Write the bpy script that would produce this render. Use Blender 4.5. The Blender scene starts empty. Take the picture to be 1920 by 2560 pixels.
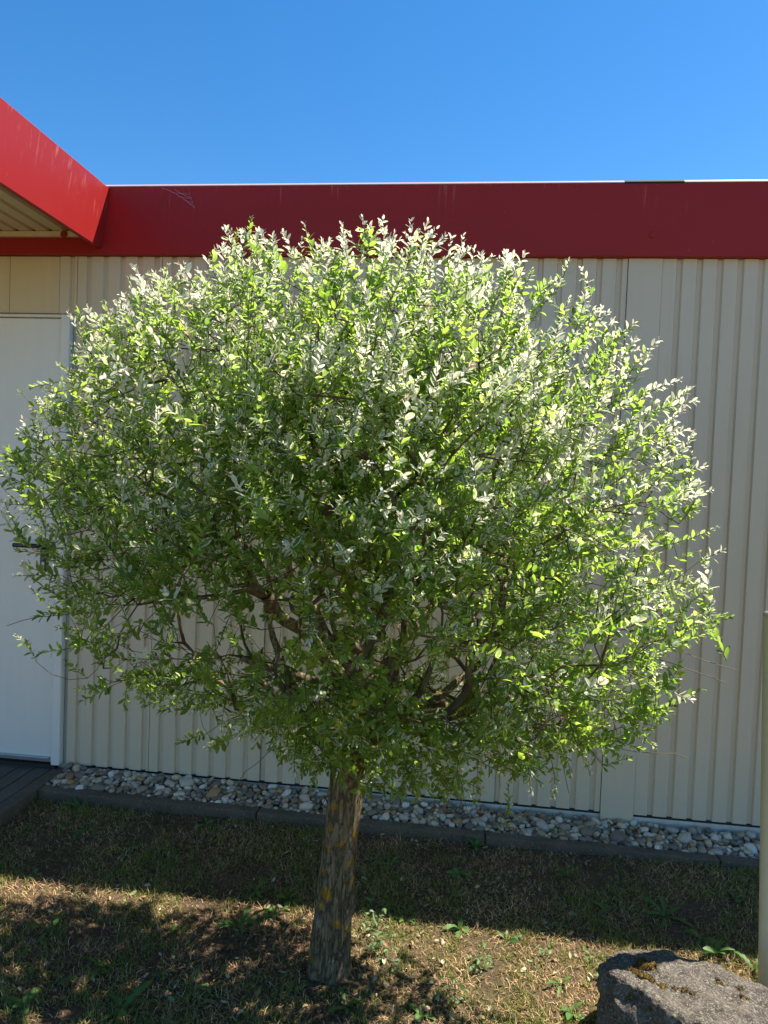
import bpy, bmesh, math, random
import numpy as np
from mathutils import Vector, Matrix, noise as mnoise

random.seed(7); rng = np.random.default_rng(11)
R_ = math.radians
S = bpy.context.scene
COL = S.collection

# ------------------------------------------------------------------ camera
CAM_H = 1.45
FPX = 1800.0                                   # focal length in pixels of the 1920 x 2560 photograph
def _d(x, y): return np.array([(x - 960) / FPX, -(y - 1280) / FPX, -1.0])
_Y = _d(1170, 1222); _Y /= np.linalg.norm(_Y)  # vanishing point of lines square to the wall
_X = -_d(-16600, 507); _X -= _Y * (_X @ _Y); _X /= np.linalg.norm(_X)
_R = np.array([_X, _Y, np.cross(_X, _Y)])
CP = np.array([0, 0, CAM_H])
def ray(x, y): return _R @ _d(x, y)
def onz(x, y, z): r = ray(x, y); return CP + r * ((z - CAM_H) / r[2])
def ony(x, y, Y): r = ray(x, y); return CP + r * (Y / r[1])
cam_d = bpy.data.cameras.new('camera'); cam = bpy.data.objects.new('camera', cam_d); COL.objects.link(cam)
M = Matrix([list(_R[0]) + [0], list(_R[1]) + [0], list(_R[2]) + [CAM_H], [0, 0, 0, 1]])
cam.matrix_world = M
cam_d.sensor_fit = 'VERTICAL'; cam_d.sensor_height = 36; cam_d.sensor_width = 27
cam_d.lens = FPX / 2560 * 36
cam_d.clip_start = 0.05; cam_d.clip_end = 3000
S.camera = cam

# ------------------------------------------------------------------ sky, sun, exposure
SUN_EL, SUN_AZ = 59.0, 63.0                    # azimuth measured from the wall's normal towards its right end
sd = Vector((math.sin(R_(SUN_AZ)) * math.cos(R_(SUN_EL)), math.cos(R_(SUN_AZ)) * math.cos(R_(SUN_EL)), math.sin(R_(SUN_EL))))
W = bpy.data.worlds.new('World'); S.world = W; W.use_nodes = True
wn = W.node_tree.nodes; wl = W.node_tree.links
sky = wn.new('ShaderNodeTexSky'); sky.sky_type = 'NISHITA'; sky.sun_disc = False
sky.sun_elevation = R_(SUN_EL); sky.sun_rotation = R_(SUN_AZ)
sky.altitude = 200; sky.air_density = 1.0; sky.dust_density = 0.15; sky.ozone_density = 2.2
hs = wn.new('ShaderNodeHueSaturation'); hs.inputs['Saturation'].default_value = 1.35
wl.new(sky.outputs[0], hs.inputs['Color']); wl.new(hs.outputs[0], wn['Background'].inputs[0]); wn['Background'].inputs[1].default_value = 0.082
sun_d = bpy.data.lights.new('sun', 'SUN'); sun_d.energy = 5.0; sun_d.angle = R_(0.53); sun_d.color = (1.0, 0.955, 0.88)
sun = bpy.data.objects.new('sun', sun_d); COL.objects.link(sun)
sun.rotation_euler = sd.to_track_quat('Z', 'Y').to_euler()
vs = S.view_settings; vs.view_transform = 'Standard'; vs.look = 'None'; vs.gamma = 1; vs.use_curve_mapping = False
vs.exposure = 1.28

# ------------------------------------------------------------------ helpers
def put(name, me, mat=None, parent=None, label=None, cat=None, group=None, kind=None):
    o = bpy.data.objects.new(name, me); COL.objects.link(o)
    if mat is not None and me is not None and not me.materials: me.materials.append(mat)
    if parent is not None: o.parent = parent
    if label: o['label'] = label
    if cat: o['category'] = cat
    if group: o['group'] = group
    if kind: o['kind'] = kind
    return o
def empty(name, loc=(0, 0, 0), **k):
    o = put(name, None, **k); o.location = loc; o.empty_display_size = 0.1; return o
def bm_mesh(bm, name, smooth=False):
    bmesh.ops.recalc_face_normals(bm, faces=bm.faces[:])
    me = bpy.data.meshes.new(name); bm.to_mesh(me); bm.free()
    if smooth: me.polygons.foreach_set('use_smooth', [True] * len(me.polygons))
    return me
def box_bm(x0, x1, y0, y1, z0, z1, bev=0.0, seg=1, bm=None):
    bm = bm or bmesh.new()
    vs_ = [bm.verts.new((x, y, z)) for x in (x0, x1) for y in (y0, y1) for z in (z0, z1)]
    fs = [(0, 1, 3, 2), (4, 6, 7, 5), (0, 4, 5, 1), (2, 3, 7, 6), (0, 2, 6, 4), (1, 5, 7, 3)]
    faces = [bm.faces.new([vs_[i] for i in f]) for f in fs]
    if bev > 0:
        es = list({e for f in faces for e in f.edges})
        bmesh.ops.bevel(bm, geom=es, offset=bev, segments=seg, affect='EDGES', profile=0.5)
    return bm
def box(name, x0, x1, y0, y1, z0, z1, mat, parent=None, bev=0.002, seg=1, **k):
    """a box whose object origin sits at its own base centre"""
    cx, cy = (x0 + x1) / 2, (y0 + y1) / 2
    o = put(name, bm_mesh(box_bm(x0 - cx, x1 - cx, y0 - cy, y1 - cy, 0, z1 - z0, bev, seg), name), mat, parent, **k)
    p = Vector((cx, cy, z0))
    o.location = p - (world_loc(parent) if parent else Vector((0, 0, 0)))
    return o
def world_loc(o):
    v = Vector(o.location)
    while o.parent: o = o.parent; v += Vector(o.location)
    return v
def np_mesh(name, verts, faces_flat, loop_start, loop_total, smooth=True):
    me = bpy.data.meshes.new(name)
    me.vertices.add(len(verts)); me.vertices.foreach_set('co', np.ascontiguousarray(verts, dtype=np.float32).ravel())
    me.loops.add(len(faces_flat)); me.loops.foreach_set('vertex_index', np.ascontiguousarray(faces_flat, dtype=np.int32))
    me.polygons.add(len(loop_start)); me.polygons.foreach_set('loop_start', np.ascontiguousarray(loop_start, dtype=np.int32))
    me.polygons.foreach_set('loop_total', np.ascontiguousarray(loop_total, dtype=np.int32))
    me.update(calc_edges=True); me.validate()
    me.polygons.foreach_set('use_smooth', np.full(len(loop_start), smooth, dtype=bool))
    return me
def quads_mesh(name, verts, faces, smooth=True):
    """faces: list of arrays (n,k)"""
    flat, st, tot, c = [], [], [], 0
    for f in faces:
        f = np.asarray(f); n, k = f.shape
        flat.append(f.ravel()); st.append(c + np.arange(n) * k); tot.append(np.full(n, k)); c += n * k
    return np_mesh(name, verts, np.concatenate(flat), np.concatenate(st), np.concatenate(tot), smooth)
def add_attr(me, name, data, typ='FLOAT_VECTOR'):
    a = me.attributes.new(name, typ, 'POINT')
    a.data.foreach_set('vector' if typ == 'FLOAT_VECTOR' else 'value', np.ascontiguousarray(data, dtype=np.float32).ravel())
def nrm(v): return v / np.maximum(np.linalg.norm(v, axis=-1, keepdims=True), 1e-9)
def hnoise(x, y, z=0.0): return mnoise.noise(Vector((x, y, z)))

# ------------------------------------------------------------------ material helpers
class Mt:
    def __init__(s, name):
        s.m = bpy.data.materials.new(name); s.m.use_nodes = True
        s.n = s.m.node_tree.nodes; s.l = s.m.node_tree.links; s.b = s.n['Principled BSDF']; s.out = s.n['Material Output']
    def new(s, t, **k):
        n = s.n.new(t)
        for a, v in k.items(): setattr(n, a, v)
        return n
    def link(s, a, b): s.l.new(a, b)
    def coord(s, kind='Object'): return s.new('ShaderNodeTexCoord').outputs[kind]
    def pos(s): return s.new('ShaderNodeNewGeometry').outputs['Position']
    def mapping(s, v, scale=(1, 1, 1)):
        m = s.new('ShaderNodeMapping'); m.inputs['Scale'].default_value = scale; s.link(v, m.inputs['Vector']); return m.outputs[0]
    def noise(s, v, sc, det=4, rough=0.55, out='Fac'):
        n = s.new('ShaderNodeTexNoise'); n.inputs['Scale'].default_value = sc; n.inputs['Detail'].default_value = det
        n.inputs['Roughness'].default_value = rough; s.link(v, n.inputs['Vector']); return n.outputs[out]
    def ramp(s, f, stops):
        r = s.new('ShaderNodeValToRGB'); e = r.color_ramp.elements
        while len(e) < len(stops): e.new(0.5)
        for i, (p, c) in enumerate(stops): e[i].position = p; e[i].color = (*c, 1) if len(c) == 3 else c
        s.link(f, r.inputs[0]); return r.outputs[0]
    def mix(s, f, a, b, mode='MIX'):
        m = s.new('ShaderNodeMix', data_type='RGBA', blend_type=mode)
        for i, v in ((0, f), (6, a), (7, b)):
            if hasattr(v, 'links') or hasattr(v, 'is_linked'): s.link(v, m.inputs[i])
            else: m.inputs[i].default_value = v if i == 0 else (*v, 1)
        return m.outputs[2]
    def math(s, op, a, b=None, clamp=False):
        m = s.new('ShaderNodeMath', operation=op, use_clamp=clamp)
        for i, v in enumerate((a, b)):
            if v is None: continue
            if hasattr(v, 'is_linked'): s.link(v, m.inputs[i])
            else: m.inputs[i].default_value = v
        return m.outputs[0]
    def bump(s, h, strength=0.3, dist=0.01):
        b = s.new('ShaderNodeBump'); b.inputs['Strength'].default_value = strength; b.inputs['Distance'].default_value = dist
        s.link(h, b.inputs['Height']); s.link(b.outputs[0], s.b.inputs['Normal'])
    def set(s, col=None, rough=None, metal=None, spec=None):
        if col is not None:
            if hasattr(col, 'is_linked'): s.link(col, s.b.inputs['Base Color'])
            else: s.b.inputs['Base Color'].default_value = (*col, 1)
        if rough is not None:
            if hasattr(rough, 'is_linked'): s.link(rough, s.b.inputs['Roughness'])
            else: s.b.inputs['Roughness'].default_value = rough
        if metal is not None: s.b.inputs['Metallic'].default_value = metal
        if spec is not None: s.b.inputs['Specular IOR Level'].default_value = spec
        return s.m

def mat_paint(name, col, dirt, rough=0.45, dirt_amt=0.5, streak=True):
    t = Mt(name); p = t.pos()
    n1 = t.noise(t.mapping(p, (9, 9, 0.7)), 3.0, 5)
    n2 = t.noise(p, 2.3, 5)
    f = t.math('MULTIPLY', t.ramp(n1, [(0.42, (0, 0, 0)), (0.75, (1, 1, 1))]), dirt_amt if streak else 0.0)
    c = t.mix(f, col, dirt)
    c = t.mix(t.math('MULTIPLY', t.ramp(n2, [(0.4, (0, 0, 0)), (0.7, (1, 1, 1))]), dirt_amt * 0.6), c, dirt)
    fine = t.noise(p, 160, 2)
    t.bump(fine, 0.05, 0.002)
    r = t.math('ADD', t.math('MULTIPLY', n2, 0.2), rough - 0.1)
    return t.set(c, r)

m_clad = mat_paint('cream_sheet_paint', (0.62, 0.51, 0.375), (0.52, 0.42, 0.30), 0.42, 0.3)
m_trim = mat_paint('cream_trim_bounce_paint', (0.62, 0.50, 0.32), (0.50, 0.40, 0.25), 0.5, 0.3)  # yellower than the sheets: bounce light under the canopy put into the colour
m_door = mat_paint('white_door_paint', (0.76, 0.72, 0.66), (0.64, 0.60, 0.54), 0.35, 0.25)
m_plinth = mat_paint('plinth_paint', (0.62, 0.58, 0.50), (0.38, 0.34, 0.27), 0.7, 0.6)
m_black = mat_paint('black_plastic', (0.012, 0.012, 0.013), (0.03, 0.03, 0.03), 0.35, 0.2)
m_dark = mat_paint('dark_rubber_and_gap_shade', (0.02, 0.018, 0.016), (0.04, 0.035, 0.03), 0.8, 0.3)  # rubber, and the painted shade of the gap under the cladding
m_steel = mat_paint('dull_steel', (0.45, 0.46, 0.47), (0.3, 0.3, 0.3), 0.35, 0.3); m_steel.node_tree.nodes['Principled BSDF'].inputs['Metallic'].default_value = 0.8
m_roof = mat_paint('roof_felt', (0.12, 0.12, 0.12), (0.08, 0.08, 0.08), 0.9, 0.3)
m_cop = mat_paint('coping_sun_glint', (0.62, 0.42, 0.42), (0.5, 0.35, 0.34), 0.4, 0.3)  # sun glint along the upper edge put into the pale colour

def mat_red():
    t = Mt('red_fascia_paint'); p = t.pos()
    base = t.mix(t.noise(p, 1.7, 4), (0.35, 0.018, 0.016), (0.30, 0.014, 0.014))
    # pale chalky run marks below the upper edge
    runs = t.ramp(t.noise(t.mapping(p, (30, 30, 1.2)), 2.2, 6, 0.65), [(0.56, (0, 0, 0)), (0.74, (1, 1, 1))])
    sep = t.new('ShaderNodeSeparateXYZ'); t.link(p, sep.inputs[0])
    h = t.math('MULTIPLY', t.math('SUBTRACT', sep.outputs['Z'], 2.55), 6.0, True)
    patch = t.ramp(t.noise(p, 2.6, 3), [(0.5, (0, 0, 0)), (0.62, (1, 1, 1))])
    f = t.math('MULTIPLY', t.math('MULTIPLY', runs, h), t.math('MULTIPLY', patch, 0.55))
    c = t.mix(f, base, (0.72, 0.50, 0.44))
    specks = t.ramp(t.noise(p, 55, 3, 0.6), [(0.70, (0, 0, 0)), (0.76, (1, 1, 1))])
    c = t.mix(t.math('MULTIPLY', specks, 0.12), c, (0.6, 0.4, 0.35))
    t.bump(t.noise(p, 1.5, 2), 0.12, 0.02)
    return t.set(c, t.math('ADD', t.math('MULTIPLY', t.noise(p, 6, 4), 0.2), 0.36), spec=0.25)
m_red = mat_red()

def mat_concrete(name, a, b, moss=None):
    t = Mt(name); p = t.pos()
    n = t.noise(p, 9, 8, 0.65); f = t.noise(p, 220, 3, 0.7)
    c = t.mix(t.ramp(n, [(0.35, (0, 0, 0)), (0.68, (1, 1, 1))]), a, b)
    c = t.mix(t.ramp(f, [(0.45, (0, 0, 0)), (0.62, (1, 1, 1))]), c, tuple(x * 0.6 for x in a))
    c = t.mix(t.ramp(t.noise(p, 120, 4, 0.7), [(0.60, (0, 0, 0)), (0.68, (1, 1, 1))]), c, tuple(x * 1.9 for x in a))
    if moss:
        c = t.mix(t.math('MULTIPLY', t.ramp(t.noise(p, 17, 6, 0.7), [(0.55, (0, 0, 0)), (0.66, (1, 1, 1))]), 0.6), c, moss)
    t.bump(t.math('ADD', n, t.math('MULTIPLY', f, 0.4)), 0.6, 0.006)
    return t.set(c, 0.92, spec=0.2)
m_kerb = mat_concrete('weathered_concrete', (0.17, 0.13, 0.092), (0.085, 0.067, 0.05), (0.07, 0.075, 0.04))
m_pave = mat_concrete('walkway_concrete', (0.15, 0.125, 0.10), (0.105, 0.09, 0.072), (0.06, 0.06, 0.04))

def mat_attr(name, rough=0.8, translucent=0.0, bump=None, spec=0.3):
    """colour from the 'col' point attribute, a little grain on top"""
    t = Mt(name); a = t.new('ShaderNodeAttribute', attribute_name='col').outputs['Vector']
    c = t.mix(t.math('MULTIPLY', t.noise(t.pos(), 140, 4, 0.65), 0.55), a, (0.3, 0.28, 0.25), 'MULTIPLY') if bump else a
    t.set(c, rough, spec=spec)
    if bump: t.bump(t.noise(t.pos(), 90, 5, 0.65), bump, 0.004)
    if translucent > 0:
        tr = t.new('ShaderNodeBsdfTranslucent'); t.link(t.mix(0.5, a, (1, 0.95, 0.5), 'MULTIPLY'), tr.inputs[0])
        mx = t.new('ShaderNodeMixShader'); mx.inputs[0].default_value = translucent
        t.link(t.b.outputs[0], mx.inputs[1]); t.link(tr.outputs[0], mx.inputs[2]); t.link(mx.outputs[0], t.out.inputs[0])
    return t.m
m_pebble = mat_attr('pebble_stone', 0.7, 0, 0.5)
m_grass = mat_attr('grass_blade', 0.6, 0.35)
m_weed = mat_attr('weed_leaf', 0.5, 0.35)
m_litter = mat_attr('dry_litter', 0.75, 0.2)

def mat_soil():
    t = Mt('dry_lawn_soil'); p = t.pos()
    n = t.noise(p, 7, 8, 0.7); f = t.noise(p, 90, 6, 0.7)
    c = t.ramp(n, [(0.3, (0.03, 0.02, 0.013)), (0.5, (0.07, 0.045, 0.028)), (0.72, (0.13, 0.085, 0.05))])
    c = t.mix(t.ramp(f, [(0.42, (0, 0, 0)), (0.6, (1, 1, 1))]), c, (0.15, 0.095, 0.055))
    big = t.ramp(t.noise(p, 0.8, 5), [(0.45, (0, 0, 0)), (0.65, (1, 1, 1))])
    c = t.mix(t.math('MULTIPLY', big, 0.5), c, (0.075, 0.085, 0.03))
    # beyond the modelled blades the sheet itself carries the colour of dry lawn
    sx = t.new('ShaderNodeSeparateXYZ'); t.link(p, sx.inputs[0])
    far = t.math('MAXIMUM', t.math('MULTIPLY', t.math('SUBTRACT', 1.0, sx.outputs['Y']), 4.0, True), t.math('MULTIPLY', t.math('SUBTRACT', sx.outputs['X'], 2.8), 4.0, True))
    lawn = t.ramp(t.noise(p, 30, 8, 0.75), [(0.35, (0.08, 0.075, 0.028)), (0.5, (0.15, 0.12, 0.055)), (0.66, (0.24, 0.175, 0.09))])
    c = t.mix(far, c, lawn)
    t.bump(t.math('ADD', n, t.math('MULTIPLY', f, 0.5)), 1.0, 0.02)
    return t.set(c, 0.95, spec=0.1)
m_soil = mat_soil()

# ------------------------------------------------------------------ the ground
WALL_Y = 3.11
KERB_Y = 2.873
WALK_X = -1.79
def ground_z(x, y):
    s = min(max((y - 2.15) / 0.7, 0), 1); s = s * s * (3 - 2 * s)
    b = 0.008 * hnoise(x * 2.2, y * 2.2) + 0.006 * hnoise(x * 7, y * 7, 3) + 0.004 * hnoise(x * 19, y * 19, 7)
    near = max(0, 1 - (abs(x) + abs(y - 2)) / 6)
    d = math.hypot(x + 0.35, y - 2.05)
    return 0.03 * s + b * near + 0.02 * math.exp(-(d / 0.2) ** 2)
def make_ground():
    bm = bmesh.new()
    xs = [-1500, -300, -60, -15, -6] + list(np.linspace(-3.2, 3.2, 161)) + [6, 15, 60, 300, 1500]
    ys = [-1500, -300, -60, -15, -4, -1] + list(np.linspace(0.4, 2.95, 86)) + [3.3, 6, 15, 60, 300, 1500]
    g = [[bm.verts.new((x, y, ground_z(x, y) if -4 < x < 4 and 0 < y < 3 else 0.0 if y < 2.9 else 0.025)) for x in xs] for y in ys]
    for j in range(len(ys) - 1):
        for i in range(len(xs) - 1): bm.faces.new((g[j][i], g[j][i + 1], g[j + 1][i + 1], g[j + 1][i]))
    return put('ground', bm_mesh(bm, 'ground', True), m_soil, kind='structure')
make_ground()

# ------------------------------------------------------------------ the building
bld = empty('storage_building', (0, WALL_Y, 0.0), label='low flat-roofed building clad in cream ribbed metal with a red roof fascia', cat='building')
PITCH, G0 = 0.0802, -1.756                     # rib spacing and left edge of one groove
def ribbed(name, x0, x1, z0, z1, y_face, depth=0.011, horizontal=None):
    """one profiled sheet: flats forward, grooves pressed back; real thickness by a returned edge"""
    xs = [(x0, 0.0)]
    k = math.floor((x0 - G0) / PITCH) - 1
    while True:
        a = G0 + k * PITCH
        if a > x1: break
        for dx, dd in ((0.0, 0.0), (0.005, depth), (0.021, depth), (0.026, 0.0)):
            if x0 < a + dx < x1: xs.append((a + dx, dd))
        k += 1
    xs.append((x1, xs[-1][1])); xs[0] = (x0, xs[1][1] if xs[1][1] > 0 and xs[1][0] - x0 < 0.02 else 0.0)
    pts = []
    for i, (x, dd) in enumerate(xs): pts.append((x, dd))
    return pts
def rib_mesh(name, pts, z0, z1):
    bm = bmesh.new(); rows = []
    zs = np.linspace(z0, z1, 9)
    for back in (0.0, 0.0016):
        rows.append([[bm.verts.new((x, dd + back + 0.0007 * hnoise(x * 3, z * 2.0, 5), z)) for x, dd in pts] for z in zs])
    n = len(pts)
    for s in (0, 1):
        for j in range(len(zs) - 1):
            for i in range(n - 1):
                q = (rows[s][j][i], rows[s][j][i + 1], rows[s][j + 1][i + 1], rows[s][j + 1][i])
                bm.faces.new(q if s == 0 else q[::-1])
    for i in range(n - 1):
        bm.faces.new((rows[0][0][i], rows[1][0][i], rows[1][0][i + 1], rows[0][0][i + 1]))
        bm.faces.new((rows[0][-1][i], rows[0][-1][i + 1], rows[1][-1][i + 1], rows[1][-1][i]))
    for j in range(len(zs) - 1):
        bm.faces.new((rows[0][j][0], rows[0][j + 1][0], rows[1][j + 1][0], rows[1][j][0]))
        bm.faces.new((rows[0][j][-1], rows[1][j][-1], rows[1][j + 1][-1], rows[0][j + 1][-1]))
    return bm_mesh(bm, name)
def sheet(x0, x1, z0=0.10, z1=2.428, dy=0.0):
    pts = [(x - x0, d) for x, d in ribbed('s', x0, x1, z0, z1, 0)]
    o = put('cladding_panel', rib_mesh('cladding_panel', pts, 0, z1 - z0), m_clad, bld)
    o.location = (x0, dy, z0); return o
for a, b in ((-1.797, -1.397), (-1.397, -0.873), (-0.873, -0.349), (-0.349, 0.175), (0.175, 0.617)): sheet(a + 0.0012, b - 0.0012)
e = 0.755
while e < 5.0: sheet(e + 0.0012, e + 0.523); e += 0.5245
sheet(-1.881, -1.7985, 2.172, 2.428)
# plain boards above and left of the door
bx = -1.8835
for w_ in (0.243, 0.243, 0.243, 0.243): box('wall_board', bx - w_ + 0.002, bx, WALL_Y, WALL_Y + 0.012, 2.172, 2.428, m_trim, bld, 0.0015); bx -= w_
bx = -2.858
for i in range(8): box('wall_board', bx - 0.241, bx, WALL_Y, WALL_Y + 0.012, 0.10, 2.428, m_trim, bld, 0.0015); bx -= 0.243
box('wall_core', -4.85, 5.2, WALL_Y + 0.016, 8.0, 0.0, 2.66, m_plinth, bld, 0)
box('plinth', -1.79, 5.2, WALL_Y + 0.004, WALL_Y + 0.0155, -0.02, 0.088, m_plinth, bld, 0.002)
box('base_gap_shade', -1.79, 5.2, WALL_Y + 0.007, WALL_Y + 0.0155, 0.0885, 0.0985, m_dark, bld, 0)  # dark strip standing in for the shaded gap below the sheets
box('pilaster', 0.6185, 0.7545, WALL_Y - 0.006, WALL_Y + 0.0035, 0.045, 2.428, m_clad, bld, 0.0015)
box('roof', -4.8, 5.15, WALL_Y + 0.012, 7.95, 2.662, 2.70, m_roof, bld, 0)
# red fascia along the front, chamfered upper edge
FY = WALL_Y - 0.032
def fascia(name, x0, x1, prof, y_off=0.0):
    """prof: closed (y,z) outline extruded along x"""
    bm = bmesh.new()
    L = [[bm.verts.new((x, y, z)) for y, z in prof] for x in np.linspace(x0, x1, 40)]
    n = len(prof)
    for i in range(len(L) - 1):
        for j in range(n): bm.faces.new((L[i][j], L[i][(j + 1) % n], L[i + 1][(j + 1) % n], L[i + 1][j]))
    bm.faces.new(L[0]); bm.faces.new(L[-1][::-1])
    return bm_mesh(bm, name)
o = put('fascia', fascia('fascia', -4.9, 5.2, [(-0.032, 2.43), (-0.032, 2.722), (0.011, 2.722), (0.011, 2.43)]), m_red, bld)
cap_prof = [(-0.036, 2.7235), (-0.036, 2.7265), (-0.029, 2.7345), (0.05, 2.738), (0.05, 2.7235)]
put('coping', fascia('coping', -1.66, 0.58, cap_prof), m_cop, bld)
put('coping', fascia('coping', 0.815, 5.2, cap_prof), m_cop, bld)
lap = [(-0.037, 2.7225), (-0.0375, 2.7270), (-0.030, 2.7352), (0.052, 2.7385), (0.052, 2.7225)]
put('coping_joint', fascia('coping_joint', 0.5805, 0.8145, lap), m_dark, bld)
# round cover rosettes screwed to the fascia
def rosette(x, z, r, y, mat=m_red):
    bm = bmesh.new()
    prof = [(r, 0.0), (r, 0.003), (r * 0.8, 0.0055), (r * 0.62, 0.0035), (r * 0.3, 0.0035), (0.0008, 0.005)]
    rows = [[bm.verts.new((a * math.cos(t), -b, a * math.sin(t))) for t in np.linspace(0, 2 * math.pi, 20, endpoint=False)] for a, b in prof]
    for j in range(len(rows) - 1):
        for i in range(20): bm.faces.new((rows[j][i], rows[j][(i + 1) % 20], rows[j + 1][(i + 1) % 20], rows[j + 1][i]))
    o = put('rosette', bm_mesh(bm, 'rosette', True), mat, bld); o.location = (x, y - WALL_Y, z); return o
rosette(0.702, 2.513, 0.014, FY + 0.001)
rosette(-1.836, 2.509, 0.016, FY - 0.0195)
# canopy over the door: leaning red fascia, ribbed soffit, cream ledger strip
CX_T, CX_B, CZ_T, CZ_B, CF = -1.638, -1.668, 2.722, 2.454, 1.45
bm = bmesh.new()
def q(*v): return [bm.verts.new(p) for p in v]
ys_ = np.linspace(CF, FY - 0.0005, 14)
ringp = [(CX_B, CZ_B), (CX_T, CZ_T - 0.006), (CX_T - 0.007, CZ_T), (CX_T - 0.03, CZ_T), (CX_B - 0.022, CZ_B)]
L = [[bm.verts.new((x, y - WALL_Y, z)) for x, z in ringp] for y in ys_]
for i in range(len(L) - 1):
    for j in range(5): bm.faces.new((L[i][j], L[i][(j + 1) % 5], L[i + 1][(j + 1) % 5], L[i + 1][j]))
bm.faces.new(L[0]); bm.faces.new(L[-1][::-1])
put('canopy_fascia', bm_mesh(bm, 'canopy_fascia'), m_red, bld)
box('canopy_fascia', -4.9, CX_T - 0.03, CF - 0.03, CF - 0.001, CZ_B, CZ_T, m_red, bld, 0.003)
box('canopy_roof', -4.9, CX_T - 0.034, CF, FY - 0.001, 2.68, 2.705, m_roof, bld, 0)
def soffit(x0, x1):
    pts = [(x - x0, d) for x, d in ribbed('s', x0, x1, 0, 1, 0, 0.016)]
    o = put('soffit_panel', rib_mesh('soffit_panel', pts, 0, FY - CF - 0.004), m_trim, bld)
    o.rotation_euler = (R_(90), 0, 0); o.location = (x0, FY - 0.002 - WALL_Y, 2.527); return o
for k in range(5): soffit(-1.715 - 0.56 * (k + 1), -1.717 - 0.56 * k)
box('ledger_strip', -4.9, -1.72, FY - 0.018, FY - 0.0005, 2.502, 2.5255, m_trim, bld, 0.0015)
# the white door in its frame
D0, D1, DT = -2.86, -1.8165, 2.163
dy0 = WALL_Y - 0.026
door = box('door', -2.815, -1.8605, WALL_Y - 0.014, WALL_Y + 0.01, 0.112, 2.146, m_door, bld, 0.004, 2)
def sub(name, x0, x1, y0, y1, z0, z1, mat, bev=0.002, seg=1): return box(name, x0, x1, y0, y1, z0, z1, mat, door, bev, seg)
sub('door_frame', -1.8575, D1, dy0, WALL_Y + 0.012, 0.098, DT, m_door, 0.003)
sub('door_frame', D0, -2.818, dy0, WALL_Y + 0.012, 0.098, DT, m_door, 0.003)
sub('door_frame', -2.8175, -1.858, dy0, WALL_Y + 0.012, 2.149, DT - 0.001, m_door, 0.003)
sub('door_seal', -1.8603, -1.8577, WALL_Y - 0.010, WALL_Y + 0.012, 0.11, 2.147, m_dark, 0)
sub('drip_rail', -2.81, -1.866, WALL_Y - 0.030, WALL_Y - 0.0135, 0.117, 0.134, m_steel, 0.003, 2)
sub('threshold', -2.84, -1.84, WALL_Y - 0.02, WALL_Y + 0.012, 0.075, 0.097, m_dark, 0.002)
def handle():
    bm = bmesh.new()
    n = 14; w, hh = 0.019, 0.078
    out = [(w * math.cos(t), hh - w + w * math.sin(t)) for t in np.linspace(0, math.pi, n)] + [(w * math.cos(t), -hh + w + w * math.sin(t)) for t in np.linspace(math.pi, 2 * math.pi, n)]
    rings = [[bm.verts.new((x * s, y, z * (1 - (1 - s) * 0.3))) for x, z in out] for y, s in ((0, 1), (-0.007, 1), (-0.010, 0.85))]
    for a, b in zip(rings, rings[1:]):
        for i in range(len(out)): bm.faces.new((a[i], a[(i + 1) % len(out)], b[(i + 1) % len(out)], b[i]))
    bm.faces.new(rings[-1]); bm.faces.new(rings[0][::-1])
    # spindle neck and lever bending left
    path = [Vector((0, -0.006, 0.045)), Vector((0, -0.035, 0.045)), Vector((-0.012, -0.05, 0.045)), Vector((-0.05, -0.052, 0.045)), Vector((-0.125, -0.047, 0.044))]
    prev = None
    for i, p in enumerate(path):
        d = (path[min(i + 1, 4)] - path[max(i - 1, 0)]).normalized()
        u = d.cross(Vector((0, 0, 1))).normalized(); v = Vector((0, 0, 1))
        r = [bm.verts.new(p + u * 0.008 * math.cos(t) + v * 0.0105 * math.sin(t)) for t in np.linspace(0, 2 * math.pi, 10, endpoint=False)]
        if prev:
            for k in range(10): bm.faces.new((prev[k], prev[(k + 1) % 10], r[(k + 1) % 10], r[k]))
        else: bm.faces.new(r)
        prev = r
    bm.faces.new(prev[::-1])
    o = put('door_handle', bm_mesh(bm, 'door_handle', True), m_black, door)
    o.location = Vector((-1.915, WALL_Y - 0.0138, 1.068)) - world_loc(door)
handle()
sub('lock_cylinder', -1.9225, -1.9075, WALL_Y - 0.030, WALL_Y - 0.0235, 1.018, 1.04, m_steel, 0.004, 2)

# ------------------------------------------------------------------ walkway of concrete planks, and the kerb
walk = empty('walkway', (-2.2, 2.4, 0.0), kind='structure')
box('bedding', -4.9, -1.86, -1.0, 3.13, 0.0, 0.062, m_soil, walk, 0)
def slab(name, x0, x1, y0, y1, z1=0.08, mat=m_pave, parent=walk, zb=0.02):
    o = box(name, x0, x1, y0, y1, zb, z1 + random.uniform(-0.0015, 0.0015), mat, parent, 0.004, 2)
    o.rotation_euler = (random.uniform(-.004, .004), random.uniform(-.004, .004), random.uniform(-.002, .002)); return o
y = 3.10
for k in range(5): slab('edging_slab', -1.852, WALK_X - 0.002, y - 0.995, y, 0.082, m_kerb, walk, -0.03); y -= 1.0
x = -1.858
for w_ in (0.078, 0.078) + (0.098,) * 12:
    y = 3.092 - random.choice([0, 0.12, 0.25])
    slab('paving_slab', x - w_ + 0.005, x, y + 0.004, 3.092) if y < 3.08 else None
    while y > 0.2:
        l = 0.40 if y > 1.6 else 0.8
        slab('paving_slab', x - w_ + 0.005, x, y - l, y); y -= l + 0.004
    x -= w_
kerb = empty('edging_kerb', (0, KERB_Y, 0), label='low weathered concrete edging kerb between the gravel strip and the lawn', cat='kerb')
def kerb_z(x): return 0.0775 - 0.0085 * (x + 1.78)
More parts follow.
